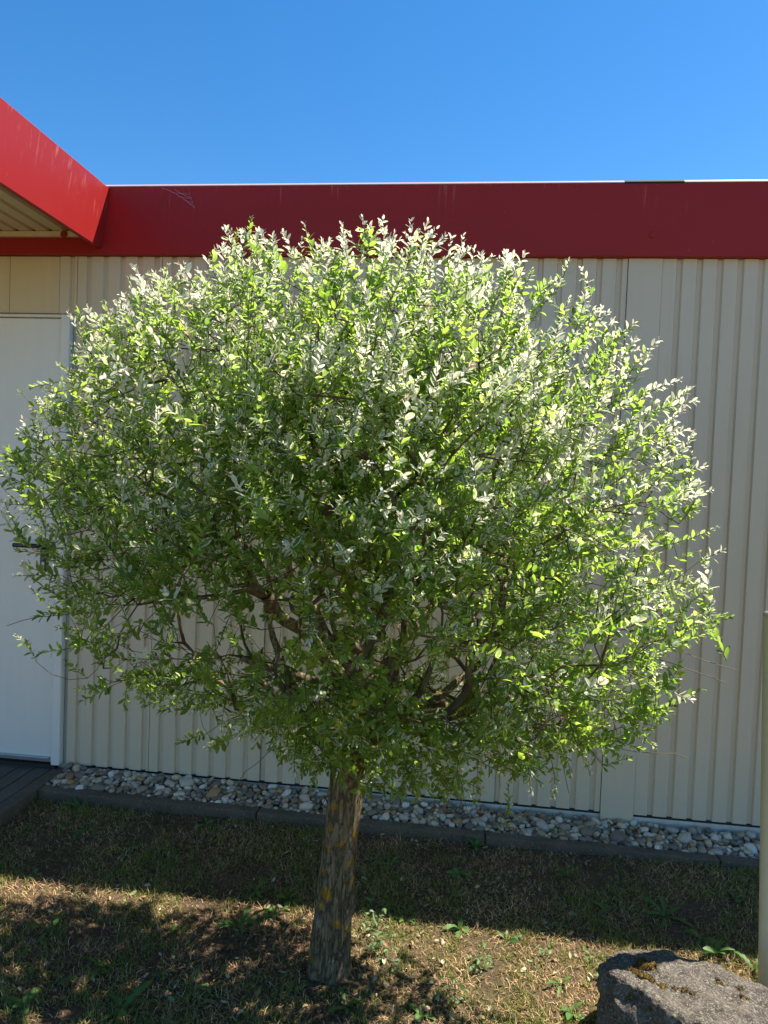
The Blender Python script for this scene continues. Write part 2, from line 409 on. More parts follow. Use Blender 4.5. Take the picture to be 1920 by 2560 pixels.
ks = [-1.788, -0.815, 0.13, 1.035, 2.03, 3.03, 4.03, 5.03]
for a, b in zip(ks, ks[1:]):
    L_ = b - a - 0.004
    bm = box_bm(0, L_, 0, 0.05, -0.12, 0, 0.006, 2)
    bmesh.ops.subdivide_edges(bm, edges=[e_ for e_ in bm.edges if e_.calc_length() > 0.3], cuts=24)
    for v in bm.verts:
        n_ = 0.0022 * hnoise((v.co.x + a) * 14, v.co.y * 30, v.co.z * 30); v.co.z += n_; v.co.y += n_ * 0.9
    o = put('kerb_stone', bm_mesh(bm, 'kerb_stone'), m_kerb, kerb)
    o.location = (a + 0.002, random.uniform(-.004, .003), kerb_z(a)); o.rotation_euler = (random.uniform(-.02, .02), math.atan(0.0085), random.uniform(-.003, .003))

# ------------------------------------------------------------------ gravel strip
gravel = empty('gravel_bed', (0, 3.0, 0), kind='structure')
def gz(x, y=WALL_Y): return 0.089 - 0.0112 * (x + 1.78) - 0.13 * (WALL_Y - y)
bm = bmesh.new()
gx = np.linspace(-1.79, 5.0, 60)
ra = [bm.verts.new((x, KERB_Y + 0.045 - 3.0, gz(x, KERB_Y + 0.045) - 0.018)) for x in gx]; rb = [bm.verts.new((x, WALL_Y + 0.01 - 3.0, gz(x) - 0.018)) for x in gx]
for i in range(59): bm.faces.new((ra[i], ra[i + 1], rb[i + 1], rb[i]))
put('gravel_base', bm_mesh(bm, 'gravel_base'), m_soil, gravel)
PAL = [(0.55, 0.54, 0.52), (0.62, 0.61, 0.60), (0.45, 0.43, 0.40), (0.30, 0.27, 0.23), (0.22, 0.19, 0.16), (0.36, 0.25, 0.14), (0.28, 0.16, 0.09), (0.16, 0.15, 0.15), (0.48, 0.43, 0.34), (0.40, 0.38, 0.37), (0.58, 0.56, 0.52), (0.20, 0.17, 0.15)]
PAL = [tuple(min(0.86, q_ * k_) for q_, k_ in zip(c, (1.42, 1.22, 1.0))) for c in PAL]
PW = np.array([3, 2.2, 5, 7, 7, 2.5, 1.8, 4, 5, 5.5, 2.5, 7]); PW /= PW.sum()
def pebble_verts(seed):
    bm = bmesh.new(); bmesh.ops.create_icosphere(bm, subdivisions=2, radius=1)
    for v in bm.verts:
        c = v.co.copy(); k = 1 + 0.42 * hnoise(c.x * 0.9 + seed * 7.3, c.y * 0.9, c.z * 0.9) + 0.13 * hnoise(c.x * 2.4, c.y * 2.4 + seed, c.z * 2.4)
        for ax in range(3): c[ax] = math.copysign(abs(c[ax]) ** 0.86, c[ax])
        v.co = c * k
    vv = np.array([v.co for v in bm.verts]); ff = np.array([[v.index for v in f.verts] for f in bm.faces]); bm.free(); return vv, ff
PV = [pebble_verts(i) for i in range(16)]
def rand_rot(tilt=0.5):
    return (Matrix.Rotation(random.uniform(0, 6.28), 3, 'Z') @ Matrix.Rotation(random.gauss(0, tilt), 3, 'X') @ Matrix.Rotation(random.gauss(0, tilt), 3, 'Y'))
# place with rejection so that the stones of each layer sit side by side
pebs = []
for layer in range(3):
    pts = []; tries = 0; grid = {}
    while tries < 14000:
        tries += 1
        x = random.uniform(-1.775, 3.0); yy = random.uniform(KERB_Y + 0.052, WALL_Y - 0.014); r = min(0.03, max(0.008, random.lognormvariate(math.log(0.0135), 0.34)))
        key = (int(x / 0.05), int(yy / 0.05)); ok = True
        for a in (-1, 0, 1):
            for b in (-1, 0, 1):
                for (px, py, pr) in grid.get((key[0] + a, key[1] + b), ()):
                    if (px - x) ** 2 + (py - yy) ** 2 < ((pr + r) * 0.86) ** 2: ok = False; break
                if not ok: break
            if not ok: break
        if not ok: continue
        if layer == 2 and random.random() < 0.5: continue
        if yy - r < KERB_Y + 0.05 - (0.01 if layer == 2 else 0.0) or yy + r > WALL_Y + 0.0: continue
        grid.setdefault(key, []).append((x, yy, r))
        pebs.append((x, yy, gz(x, yy) - 0.014 + layer * 0.0125 + random.uniform(-.002, .003), r, layer))
pebs.sort(key=lambda p: -(p[3] * (1 + p[4] * 0.5)) if -1.8 < p[0] < 1.35 else 0)
peb_meshes = {}
rest_v, rest_f, rest_c, base_i = [], [], [], 0
for i, (x, y, z, r, layer) in enumerate(pebs):
    k = random.randrange(16); ci = int(rng.choice(len(PAL), p=PW))
    sc = Vector((r * random.uniform(1.05, 1.45), r * random.uniform(0.85, 1.05), r * random.uniform(0.62, 0.85)))
    rot = rand_rot(0.35)
    if i < 300:
        if (k, ci) not in peb_meshes:
            vv, ff = PV[k]; me = quads_mesh('pebble', vv, [ff]); add_attr(me, 'col', np.tile(PAL[ci], (len(vv), 1))); me.materials.append(m_pebble); peb_meshes[(k, ci)] = me
        o = put('pebble', peb_meshes[(k, ci)], None, gravel); o.location = (x, y - 3.0, z); o.scale = sc; o.rotation_euler = rot.to_euler()
    else:
        vv, ff = PV[k]; m3 = np.array(rot) @ np.diag(sc)
        rest_v.append(vv @ m3.T + np.array([x, y - 3.0, z])); rest_f.append(ff + base_i); base_i += len(vv)
        rest_c.append(np.tile(np.array(PAL[ci]) * random.uniform(0.85, 1.15), (len(vv), 1)))
me = quads_mesh('small_pebbles', np.concatenate(rest_v), [np.concatenate(rest_f)]); add_attr(me, 'col', np.concatenate(rest_c))
put('small_pebbles', me, m_pebble, gravel, kind='stuff')

# ------------------------------------------------------------------ the willow: crown volume
T_Y = 2.05
OUT = [(880, 535), (1000, 545), (1110, 575), (1250, 640), (1440, 675), (1560, 750), (1660, 850), (1715, 940), (1755, 1060), (1785, 1200), (1810, 1330), (1800, 1480), (1800, 1610), (1660, 1790), (1430, 1915), (1050, 1965), (890, 1965),
       (760, 1920), (640, 1870), (540, 1815), (430, 1750), (260, 1690), (170, 1590), (95, 1500), (40, 1370), (10, 1250), (15, 1120), (100, 985), (165, 860), (265, 765), (445, 672), (560, 610), (650, 572), (760, 548)]
OW = np.array([ony(px, py, T_Y) for px, py in OUT])[:, [0, 2]]
CC = np.array([-0.33, T_Y, 1.30])
ang = np.arctan2(OW[:, 1] - CC[2], OW[:, 0] - CC[0]); rad = np.hypot(OW[:, 0] - CC[0], OW[:, 1] - CC[2])
o_ = np.argsort(ang); ang, rad = ang[o_], rad[o_]
ang = np.concatenate([ang - 2 * np.pi, ang, ang + 2 * np.pi]); rad = np.tile(rad, 3)
def crown_r(d):
    """reach of the crown along unit directions d (n,3): the outline seen from the front, carried round the trunk"""
    h = np.hypot(d[:, 0], d[:, 1]); el = np.arctan2(d[:, 2], h)
    rr = np.interp(el, ang, rad); rl = np.interp(np.pi - el, ang, rad)
    w = 0.5 + 0.5 * d[:, 0] / np.maximum(h, 1e-6)
    r = rr * w + rl * (1 - w)
    fb = np.abs(d[:, 1]) ** 1.5
    return r * (0.978 - np.where(d[:, 1] > 0, 0.42, 0.32) * fb)

# skeleton nodes: position, parent
NP, NPAR, ND = [], [], []
def node(p, par, d): NP.append(np.array(p, float)); NPAR.append(par); ND.append(np.array(d, float)); return len(NP) - 1
TR = [(-0.345, 2.05, -0.03), (-0.345, 2.05, 0.04), (-0.34, 2.05, 0.15), (-0.333, 2.052, 0.28), (-0.325, 2.05, 0.42), (-0.315, 2.048, 0.55), (-0.306, 2.05, 0.66), (-0.31, 2.052, 0.76), (-0.325, 2.055, 0.86)]
TRAD = [0.068, 0.061, 0.057, 0.054, 0.051, 0.050, 0.051, 0.044, 0.034]
last = -1
for i, p in enumerate(TR): last = node(p, last, (0, 0, 1))
T_TOP = last
limb_spec = [  # azimuth deg (0 = right, 90 = away), elevation deg, start node, length
    (176, 38, 6, 0.55), (140, 50, 7, 0.55), (205, 55, 7, 0.50), (10, 42, 6, 0.55), (50, 45, 7, 0.52), (330, 52, 7, 0.50), (95, 52, 8, 0.55), (75, 78, 8, 0.62), (270, 50, 8, 0.48), (170, 72, 8, 0.62), (20, 68, 8, 0.62), (240, 42, 6, 0.40), (300, 42, 6, 0.40), (12, 34, 6, 0.42), (183, 34, 6, 0.40), (110, 38, 6, 0.4)]
LIMB_NODES = []
for az, el, st, ln in limb_spec:
    a, b = R_(az + random.uniform(-8, 8)), R_(el)
    d = np.array([math.cos(a) * math.cos(b), math.sin(a) * math.cos(b), math.sin(b)])
    p = NP[st].copy(); par = st; ids = [st]; n = int(ln / 0.035)
    for k in range(n):
        d = nrm(d + 0.13 * rng.normal(size=3) + np.array([0, 0, 0.02]))
        p = p + d * 0.035; par = node(p, par, d); ids.append(par)
    LIMB_NODES.append(ids)
N_TR = len(TR); N_LIMB = len(NP)
LIMB_OF = {}
for li, ids in enumerate(LIMB_NODES):
    for i in ids[1:]: LIMB_OF[i] = li

# shoot targets
N_SH = 3500
d = nrm(rng.normal(size=(12000, 3)))
R0 = crown_r(d)
bump = np.array([1 + 0.045 * hnoise(*(v * 3.1)) + 0.035 * hnoise(*(v * 8.0 + 9)) for v in d])
u = rng.random(12000)
frac = 1 - 0.46 * u ** 1.5
tips = CC + d * (R0 * bump * frac)[:, None]
# open pockets: thin the leaf cover in noise-chosen cells, more so low and inside
pock = np.array([hnoise(*(t * 4.3 + 3)) + 0.5 * hnoise(*(t * 9.0 + 5)) for t in tips])
low = np.clip((1.25 - tips[:, 2]) / 0.6, 0, 1)
keep = rng.random(12000) < np.clip(0.80 + 1.1 * pock - 0.5 * low * (frac < 0.9), 0.10, 1.0)
core = np.hypot((tips[:, 0] + 0.45) / 0.62, (tips[:, 2] - 0.98) / 0.24)      # the open, twiggy space under the head
keep &= ~((core < 1) & (frac < 0.93) & (rng.random(12000) < 0.80))
keep &= ~((core < 1) & (rng.random(12000) < 0.5))
core2 = np.hypot((tips[:, 0] + 0.85) / 0.34, (tips[:, 2] - 1.02) / 0.13)
keep &= ~((core2 < 1) & (rng.random(12000) < 0.7))
gap = ony(112, 1390, T_Y)
keep &= ~(np.hypot(tips[:, 0] - gap[0], tips[:, 2] - gap[2]) < 0.16)
keep &= ~((d[:, 1] > 0.15) & (rng.random(12000) < 0.36))                       # unseen leaves on the wall side thinned to let sunlight through to the front
keep &= tips[:, 2] > 0.56
keep &= tips[:, 1] < WALL_Y - 0.07
tips, d, frac, R0 = tips[keep][:N_SH], d[keep][:N_SH], frac[keep][:N_SH], R0[keep][:N_SH]
SPR = [(500, 1835, 1.75, 4), (545, 1800, 1.8, 4), (1140, 1940, 1.75, 5), (1030, 2000, 1.7, 5), (1000, 1960, 1.72, 5), (280, 1725, 1.9, 6), (340, 1715, 1.85, 5), (760, 1935, 1.78, 4), (720, 1890, 1.75, 6), (790, 1850, 1.7, 6), (1440, 1915, 1.95, 6), (1360, 1925, 1.85, 5), (1250, 1890, 1.75, 6), (1120, 1880, 1.7, 7), (960, 1890, 1.68, 7), (880, 1850, 1.65, 6), (640, 1830, 1.75, 6), (1560, 1830, 1.95, 6), (1640, 1790, 2.05, 6), (1700, 1700, 2.1, 5), (150, 1600, 2.05, 5), (110, 1520, 2.1, 5), (420, 1720, 1.85, 5), (1320, 1840, 1.8, 7), (1050, 1820, 1.65, 7), (850, 1780, 1.6, 7), (700, 1780, 1.65, 6), (1480, 1780, 1.85, 6), (1790, 1600, 2.1, 4)]
xt = np.concatenate([ony(px, py, Y_) + rng.normal(size=(k_, 3)) * np.array([0.045, 0.06, 0.03]) for px, py, Y_, k_ in SPR])
tips = np.concatenate([tips, xt]); d = np.concatenate([d, nrm(xt - CC)]); frac = np.concatenate([frac, np.ones(len(xt))]); R0 = np.concatenate([R0, np.ones(len(xt))])
N_SH = len(tips)
up = np.array([0, 0, 1.0])
hang = np.clip((0.95 - tips[:, 2]) / 0.4, 0, 1)[:, None]
sdir = nrm(d * 0.9 + up * (0.42 * (1 - 1.9 * hang)) + 0.42 * rng.normal(size=(N_SH, 3)))
slen = rng.uniform(0.07, 0.17, N_SH)
base = tips - sdir * slen[:, None]
order = np.argsort(np.linalg.norm(base - np.array([-0.32, T_Y, 0.85]), axis=1))
CAP = 60000
AP = np.zeros((CAP, 3)); AD = np.zeros((CAP, 3)); AOK = np.zeros(CAP); cnt = 0
def push_from(i0):
    global cnt
    for i in range(i0, len(NP)):
        AP[i] = NP[i]; AD[i] = ND[i]; AOK[i] = 0.0 if i >= 7 else 9.0
    cnt = len(NP)
push_from(0)
SH_NODE = {}
for i in order:
    b = base[i]; v = b - AP[:cnt]; L = np.linalg.norm(v, axis=1) + 1e-6
    cosv = (v * AD[:cnt]).sum(1) / L
    cost = L * (1.45 - 0.55 * cosv) + AOK[:cnt]
    j = int(np.argmin(cost)); n0 = len(NP)
    p0 = NP[j]; L0 = np.linalg.norm(b - p0); k = max(1, int(L0 / 0.04))
    c1 = p0 + ND[j] * L0 * 0.35 + 0.06 * L0 * rng.normal(size=3)
    par = j; pp = p0
    for s in range(1, k + 1):
        t = s / k; p = (1 - t) ** 2 * p0 + 2 * t * (1 - t) * (c1 * 0.6 + (b - sdir[i] * L0 * 0.3) * 0.4) + t * t * b
        dd = nrm(p - pp); par = node(p, par, dd); pp = p
    SH_NODE[i] = par
    push_from(n0)
# shoots: curved polylines, leaves attached
sh_pts = {}
for i in range(N_SH):
    par = SH_NODE[i]; p = NP[par].copy(); dd = sdir[i].copy(); n = 6; pts = [p.copy()]
    curl = 0.10 * rng.normal(size=3) + np.array([0, 0, 0.05])
    for s in range(n):
        dd = nrm(dd + curl * 0.5); p = p + dd * slen[i] / n; par = node(p, par, dd); pts.append(p.copy())
    sh_pts[i] = np.array(pts)
# a few bare straggling twigs
lowi = np.nonzero(tips[:, 2] < 1.3)[0]
for k in range(28):
    i = int(rng.choice(lowi)); par = SH_NODE[i]; p = NP[par].copy(); dd = nrm(d[i] + 0.5 * rng.normal(size=3) - np.array([0, 0, 0.3]))
    for s in range(7):
        dd = nrm(dd + 0.16 * rng.normal(size=3)); p = p + dd * 0.033; par = node(p, par, dd)
# leafless old twigs in the open space under the head
src = [i for i in range(9, len(NP)) if 0.72 < NP[i][2] < 1.25 and abs(NP[i][0] + 0.42) < 0.62]
for k in range(520):
    par = int(rng.choice(src)); p = NP[par].copy(); dd = nrm(nrm(p - np.array([-0.33, T_Y, 0.8])) + 0.75 * rng.normal(size=3))
    for s_ in range(int(rng.integers(4, 9))):
        dd = nrm(dd + 0.15 * rng.normal(size=3)); p = p + dd * 0.028; vv_ = p - CC; lv = np.linalg.norm(vv_)
        if lv > 0.88 * crown_r((vv_ / lv)[None])[0]: break
        par = node(p, par, dd)
NPa = np.array(NP); NPARa = np.array(NPAR); NN = len(NP)
tipc = np.zeros(NN); haschild = np.zeros(NN, bool); haschild[NPARa[NPARa >= 0]] = True
tipc[~haschild] = 1
for i in range(NN - 1, 0, -1):
    if NPARa[i] >= 0: tipc[NPARa[i]] += tipc[i]
nrad = 0.00085 * np.maximum(tipc, 1) ** 0.46
for li, ids in enumerate(LIMB_NODES):                     # limbs taper even where few shoots join
    for s, i in enumerate(ids[1:]): nrad[i] = min(max(nrad[i], 0.019 * (1 - s / len(ids)) + 0.004), 0.026)
# tubes
def tubes(idx, sides, own_root=True):
    """tube mesh through the given nodes; each starts at its parent node"""
    V, F, b0 = [], [], 0
    ringid = {}
    cs = np.stack([np.cos(np.arange(sides) * 2 * np.pi / sides), np.sin(np.arange(sides) * 2 * np.pi / sides)], 1)
    first_child = {}
    def ring(p, dd, r):
        nonlocal b0
        a = np.cross(dd, [0.31, 0.17, 0.93]); a = a / (np.linalg.norm(a) + 1e-9); c = np.cross(dd, a)
        V.append(p + r * (cs[:, :1] * a + cs[:, 1:] * c)); b0 += sides; return b0 - sides
    sset = set(int(i) for i in idx)
    for i in idx:
        i = int(i); par = int(NPARa[i]); dd = nrm(NPa[i] - NPa[par]) if par >= 0 else np.array([0, 0, 1.0])
        if par in ringid and first_child.get(par) is None: r0 = ringid[par]; first_child[par] = i
        else: r0 = ring(NPa[par], dd, min(nrad[i] * 1.15, nrad[par]))
        r1 = ring(NPa[i], dd, nrad[i]); ringid[i] = r1
        k = np.arange(sides); F.append(np.stack([r0 + k, r0 + (k + 1) % sides, r1 + (k + 1) % sides, r1 + k], 1))
    return np.concatenate(V), np.concatenate(F)

def mat_bark(name, lichen=False):
    t = Mt(name); p = t.pos()
    n = t.noise(t.mapping(p, (1, 1, 0.34)), 75, 10, 0.75); n2 = t.noise(p, 14, 5)
    c = t.ramp(n, [(0.30, (0.05, 0.036, 0.021)), (0.45, (0.20, 0.148, 0.085)), (0.58, (0.28, 0.21, 0.125)), (0.72, (0.40, 0.315, 0.20))])
    c = t.mix(t.math('MULTIPLY', t.ramp(n2, [(0.4, (0, 0, 0)), (0.65, (1, 1, 1))]), 0.6), c, (0.17, 0.145, 0.06))
    c = t.mix(t.math('MULTIPLY', t.ramp(t.noise(p, 33, 6, 0.7), [(0.57, (0, 0, 0)), (0.66, (1, 1, 1))]), 0.6), c, (0.34, 0.34, 0.30))
    rid = t.math('ABSOLUTE', t.math('SUBTRACT', t.noise(t.mapping(p, (1, 1, 0.2)), 62, 6, 0.66), 0.5))
    crk = t.ramp(rid, [(0.008, (1, 1, 1)), (0.04, (0, 0, 0))])
    c = t.mix(t.math('MULTIPLY', crk, 0.42), c, (0.03, 0.022, 0.014))
    if lichen:
        kd = t.new('ShaderNodeVectorMath', operation='DISTANCE'); t.link(p, kd.inputs[0]); kd.inputs[1].default_value = tuple(trunk_hit(884, 2258))
        kf = t.ramp(t.math('ADD', kd.outputs['Value'], t.math('MULTIPLY', t.noise(p, 70, 5, 0.7), 0.03)), [(0.028, (1, 1, 1)), (0.055, (0, 0, 0))])
        c = t.mix(t.math('MULTIPLY', kf, 0.85), c, (0.018, 0.014, 0.012))
        wob = t.noise(p, 55, 6, 0.75, 'Color')
        wv = t.new('ShaderNodeVectorMath', operation='SCALE'); t.link(wob, wv.inputs[0]); wv.inputs['Scale'].default_value = 0.05
        pv = t.new('ShaderNodeVectorMath', operation='ADD'); t.link(p, pv.inputs[0]); t.link(wv.outputs[0], pv.inputs[1])
        acc = None
        for (px, py, r) in LICHEN:
            q_ = trunk_hit(px, py)
            dn = t.new('ShaderNodeVectorMath', operation='DISTANCE'); t.link(pv.outputs[0], dn.inputs[0]); dn.inputs[1].default_value = tuple(q_ + 0.025)
            f = t.math('SUBTRACT', 1.0, t.math('DIVIDE', dn.outputs['Value'], r), True)
            acc = f if acc is None else t.math('MAXIMUM', acc, f)
        lf = t.ramp(t.math('ADD', t.math('MULTIPLY', acc, 0.95), t.math('MULTIPLY', t.noise(p, 95, 6, 0.85), 0.9)), [(0.80, (0, 0, 0)), (0.87, (1, 1, 1))])
        c = t.mix(t.math('MULTIPLY', lf, 0.9), c, t.mix(t.noise(p, 80, 3), (0.52, 0.27, 0.02), (0.36, 0.21, 0.03)))
    t.bump(t.math('SUBTRACT', n, t.math('MULTIPLY', crk, 0.6)), 1.0, 0.008)
    return t.set(c, 0.9, spec=0.15)
def trunk_c(z):
    zs = [p[2] for p in TR]; return np.interp(z, zs, [p[0] for p in TR]), np.interp(z, zs, [p[1] for p in TR]), np.interp(z, zs, TRAD)
def trunk_hit(px, py):
    best = None
    for Y in np.linspace(1.95, 2.06, 45):
        P = ony(px, py, Y); cx, cy, r = trunk_c(P[2])
        if math.hypot(P[0] - cx, P[1] - cy) <= r: return P
        best = P
    return best
LICHEN = [(835, 2018, .022), (826, 2068, .020), (886, 2086, .020), (902, 2122, .026), (880, 2152, .024), (882, 2198, .020), (814, 2235, .032), (808, 2178, .018), (800, 2262, .016), (843, 2312, .022), (870, 2320, .018), (780, 2395, .022), (915, 1950, .026), (908, 2030, .024), (898, 2150, .02), (892, 2090, .02), (818, 2120, .016), (912, 1972, .026), (907, 2010, .024), (905, 2050, .018), (850, 2112, .016)]
m_trunk = mat_bark('trunk_bark', True); m_limb = mat_bark('limb_bark')
def mat_twig():
    t = Mt('twig_bark'); a = t.noise(t.pos(), 12, 3)
    return t.set(t.ramp(a, [(0.35, (0.06, 0.042, 0.026)), (0.65, (0.18, 0.125, 0.068))]), 0.6, spec=0.3)
m_twig = mat_twig()
tree = empty('willow_tree', (-0.345, 2.05, 0.0), label='small round-headed dappled willow grafted on a short lichen-spotted trunk in the lawn', cat='tree')
TO = np.array([-0.345, 2.05, 0.0])
# trunk: furrowed, flared at the foot, a dark knot on its right side
def make_trunk():
    NS, NR = 96, 150
    zs = np.linspace(-0.03, 0.85, NR); V = np.zeros((NR, NS, 3))
    th = np.arange(NS) * 2 * np.pi / NS
    knot = trunk_hit(882, 2258)
    for j, z in enumerate(zs):
        cx, cy, r = trunk_c(z)
        for i, t in enumerate(th):
            ct, st = math.cos(t), math.sin(t)
            f = hnoise(ct * 8, st * 8, z * 5.0); f2 = hnoise(ct * 11 + 4, st * 11, z * 9)
            rr = r * (1 + 0.05 * hnoise(ct * 1.3, st * 1.3, z * 4) - 0.32 * max(0, 0.28 - abs(f)) + 0.03 * f2)
            rr += 0.008 * math.exp(-max(z, 0) / 0.05) * (1 + 0.6 * math.sin(5 * t + 1))
            rr += 0.012 * math.exp(-((z - 0.655) / 0.035) ** 2)                      # graft swelling
            P = np.array([cx + rr * ct, cy + rr * st, z]); dk = np.linalg.norm(P - knot)
            if dk < 0.06:
                rr += 0.014 * math.exp(-(dk / 0.028) ** 2) * (1 + 0.9 * f2) - 0.012 * math.exp(-(dk / 0.011) ** 2)
            V[j, i] = (cx + rr * ct, cy + rr * st, z)
    idx = np.arange(NR * NS).reshape(NR, NS)
    a, b = idx[:-1], idx[1:]
    F = np.stack([a, np.roll(a, -1, 1), np.roll(b, -1, 1), b], -1).reshape(-1, 4)
    return put('trunk', quads_mesh('trunk', V.reshape(-1, 3) - TO, [F, idx[-1][None, :]]), m_trunk, tree)
trunk = make_trunk()
for li, ids in enumerate(LIMB_NODES):
    V, F = tubes(ids[1:], 10)
    put('limb', quads_mesh('limb', V - TO, [F]), m_limb, trunk)
rest_idx = [i for i in range(N_LIMB, NN)]
V, F = tubes(rest_idx, 4)

# leaves
def mat_leaf():
    t = Mt('willow_leaf')
    lc = t.new('ShaderNodeAttribute', attribute_name='lcol').outputs['Vector']   # random, white share, pink share
    luv = t.new('ShaderNodeAttribute', attribute_name='luv').outputs['Vector']   # across -1..1, along 0..1
    s = t.new('ShaderNodeSeparateXYZ'); t.link(lc, s.inputs[0]); s2 = t.new('ShaderNodeSeparateXYZ'); t.link(luv, s2.inputs[0])
    rnd, wh, pk = s.outputs; au = t.math('ABSOLUTE', s2.outputs[0])
    green = t.ramp(rnd, [(0.0, (0.030, 0.080, 0.016)), (0.45, (0.056, 0.125, 0.020)), (0.8, (0.105, 0.185, 0.024)), (1.0, (0.17, 0.235, 0.030))])
    green = t.mix(t.math('MULTIPLY', t.math('SUBTRACT', 0.10, au, True), 5.0, True), green, (0.16, 0.24, 0.09))
    nz = t.noise(t.pos(), 260, 3, 0.6)
    # cream margin and speckle: grows from the edge inward with the leaf's white share
    v = t.math('ADD', t.math('ADD', t.math('MULTIPLY', au, 0.30), t.math('MULTIPLY', nz, 0.9)), t.math('MULTIPLY', wh, 0.95))
    f = t.ramp(v, [(0.88, (0, 0, 0)), (1.02, (1, 1, 1))])
    cream = t.mix(pk, (0.78, 0.77, 0.62), (0.78, 0.50, 0.42))
    c = t.mix(f, green, cream)
    back = t.new('ShaderNodeNewGeometry').outputs['Backfacing']
    c2 = t.mix(t.math('MULTIPLY', back, 0.25), c, (0.24, 0.33, 0.19))
    t.set(c2, 0.5, spec=0.35)
    tr = t.new('ShaderNodeBsdfTranslucent')
    gtr = t.mix(rnd, (0.26, 0.46, 0.035), (0.58, 0.75, 0.09))
    t.link(t.mix(f, gtr, t.mix(pk, (0.78, 0.76, 0.52), (0.8, 0.52, 0.4))), tr.inputs[0])
    mx = t.new('ShaderNodeMixShader'); mx.inputs[0].default_value = 0.56
    t.link(t.b.outputs[0], mx.inputs[1]); t.link(tr.outputs[0], mx.inputs[2]); t.link(mx.outputs[0], t.out.inputs[0])
    return t.m
m_leaf = mat_leaf()
LUV = np.array([(0, 0)] + [(u, v) for v in (0.13, 0.36, 0.63, 0.86) for u in (-1, 0, 1)] + [(0, 1)])
LW = {0.13: 0.56, 0.36: 0.94, 0.63: 1.0, 0.86: 0.58}
LF3 = np.array([(0, 2, 1), (0, 3, 2), (10, 11, 13), (11, 12, 13)]); LF4 = np.array([(1, 2, 5, 4), (2, 3, 6, 5), (4, 5, 8, 7), (5, 6, 9, 8), (7, 8, 11, 10), (8, 9, 12, 11)])
def leaf_local(length, width, fold, droop):
    """rows of (n,) parameters -> (n,11,3) in the leaf frame: x across, y along, z normal"""
    n = len(length); o = np.zeros((n, 14, 3))
    for k, (u, v) in enumerate(LUV):
        w = LW.get(v, 0.0)
        o[:, k, 0] = u * w * width * 0.5; o[:, k, 1] = v * length
        o[:, k, 2] = abs(u) * w * width * 0.5 * fold - droop * length * v * v
    return o
LP, LD, LN, LL, LWI, LC = [], [], [], [], [], []
for i in range(N_SH):
    pts = sh_pts[i]; seg = np.linalg.norm(np.diff(pts, axis=0), axis=1); cum = np.concatenate([[0], np.cumsum(seg)]); L = cum[-1]
    wf = hnoise(*(tips[i] * 3.0 + 21)); hgt = (tips[i][2] - 0.7) / 1.4
    wsh = np.clip(0.36 + 0.6 * wf + 0.5 * (hgt - 0.42) + 0.17 * rng.normal() - 0.6 * (1 - frac[i]), 0, 1)
    pinky = 1.0 if rng.random() < 0.16 else 0.0
    big = rng.uniform(0.8, 1.25)
    step = rng.uniform(0.0095, 0.0135); s = L * rng.uniform(0.02, 0.15); rot = rng.uniform(0, math.pi)
    g0 = rng.uniform(0.1, 0.75)
    while s < L + 0.001:
        t = s / L; k = min(int(np.searchsorted(cum, s)), len(pts) - 1); k = max(k, 1)
        p = pts[k - 1] + (pts[k] - pts[k - 1]) * ((s - cum[k - 1]) / max(seg[k - 1], 1e-6)); ax = nrm(pts[k] - pts[k - 1])
        a = nrm(np.cross(ax, [0.2, 0.3, 0.93])); b = np.cross(ax, a)
        for side in (0, math.pi):
            if rng.random() < 0.07: continue
            r = rot + side + rng.normal() * 0.25; lat = a * math.cos(r) + b * math.sin(r)
            op = rng.uniform(0.35, 0.85) if t > 0.8 else rng.uniform(0.7, 1.25)
            dl = nrm(ax * math.cos(op) + lat * math.sin(op) + np.array([0, 0, 0.12]) + 0.12 * rng.normal(size=3))
            nn = up * 0.75 + d[i] * 0.25 + ax * 0.35 + 0.45 * rng.normal(size=3); nn = nn - dl * (nn @ dl)
            sz = big * (0.0245 * (1 - 0.55 * max(0, (t - 0.65) / 0.35))) * rng.uniform(0.75, 1.2)
            LP.append(p); LD.append(dl); LN.append(nrm(nn)); LL.append(sz); LWI.append(sz * rng.uniform(0.33, 0.47))
            w = (1.22 * wsh - 0.04) * (0.07 + 1.05 * t ** 1.5) + 0.10 * rng.normal()
            LC.append((np.clip(g0 + 0.2 * rng.normal() + 0.15 * t, 0, 1), np.clip(w, 0, 1), pinky * max(0, (t - 0.8) / 0.2) * rng.uniform(0.3, 1)))
        rot += math.pi / 2 + rng.normal() * 0.2; s += step * (1 - 0.45 * max(0, (t - 0.7) / 0.3))
LP, LD, LN, LL, LWI, LC = map(np.array, (LP, LD, LN, LL, LWI, LC))
NLF = len(LP)
LX = np.cross(LD, LN)
fold = rng.uniform(0.05, 0.45, NLF); droop = rng.uniform(-0.05, 0.28, NLF)
dist = np.linalg.norm(LP - CP, axis=1)
inview = (LP[:, 2] > 0.5)
near = np.argsort(np.where(inview, dist / LL, 1e9))[:300]
nm = np.zeros(NLF, bool); nm[near] = True
loc = leaf_local(LL, LWI, fold, droop)
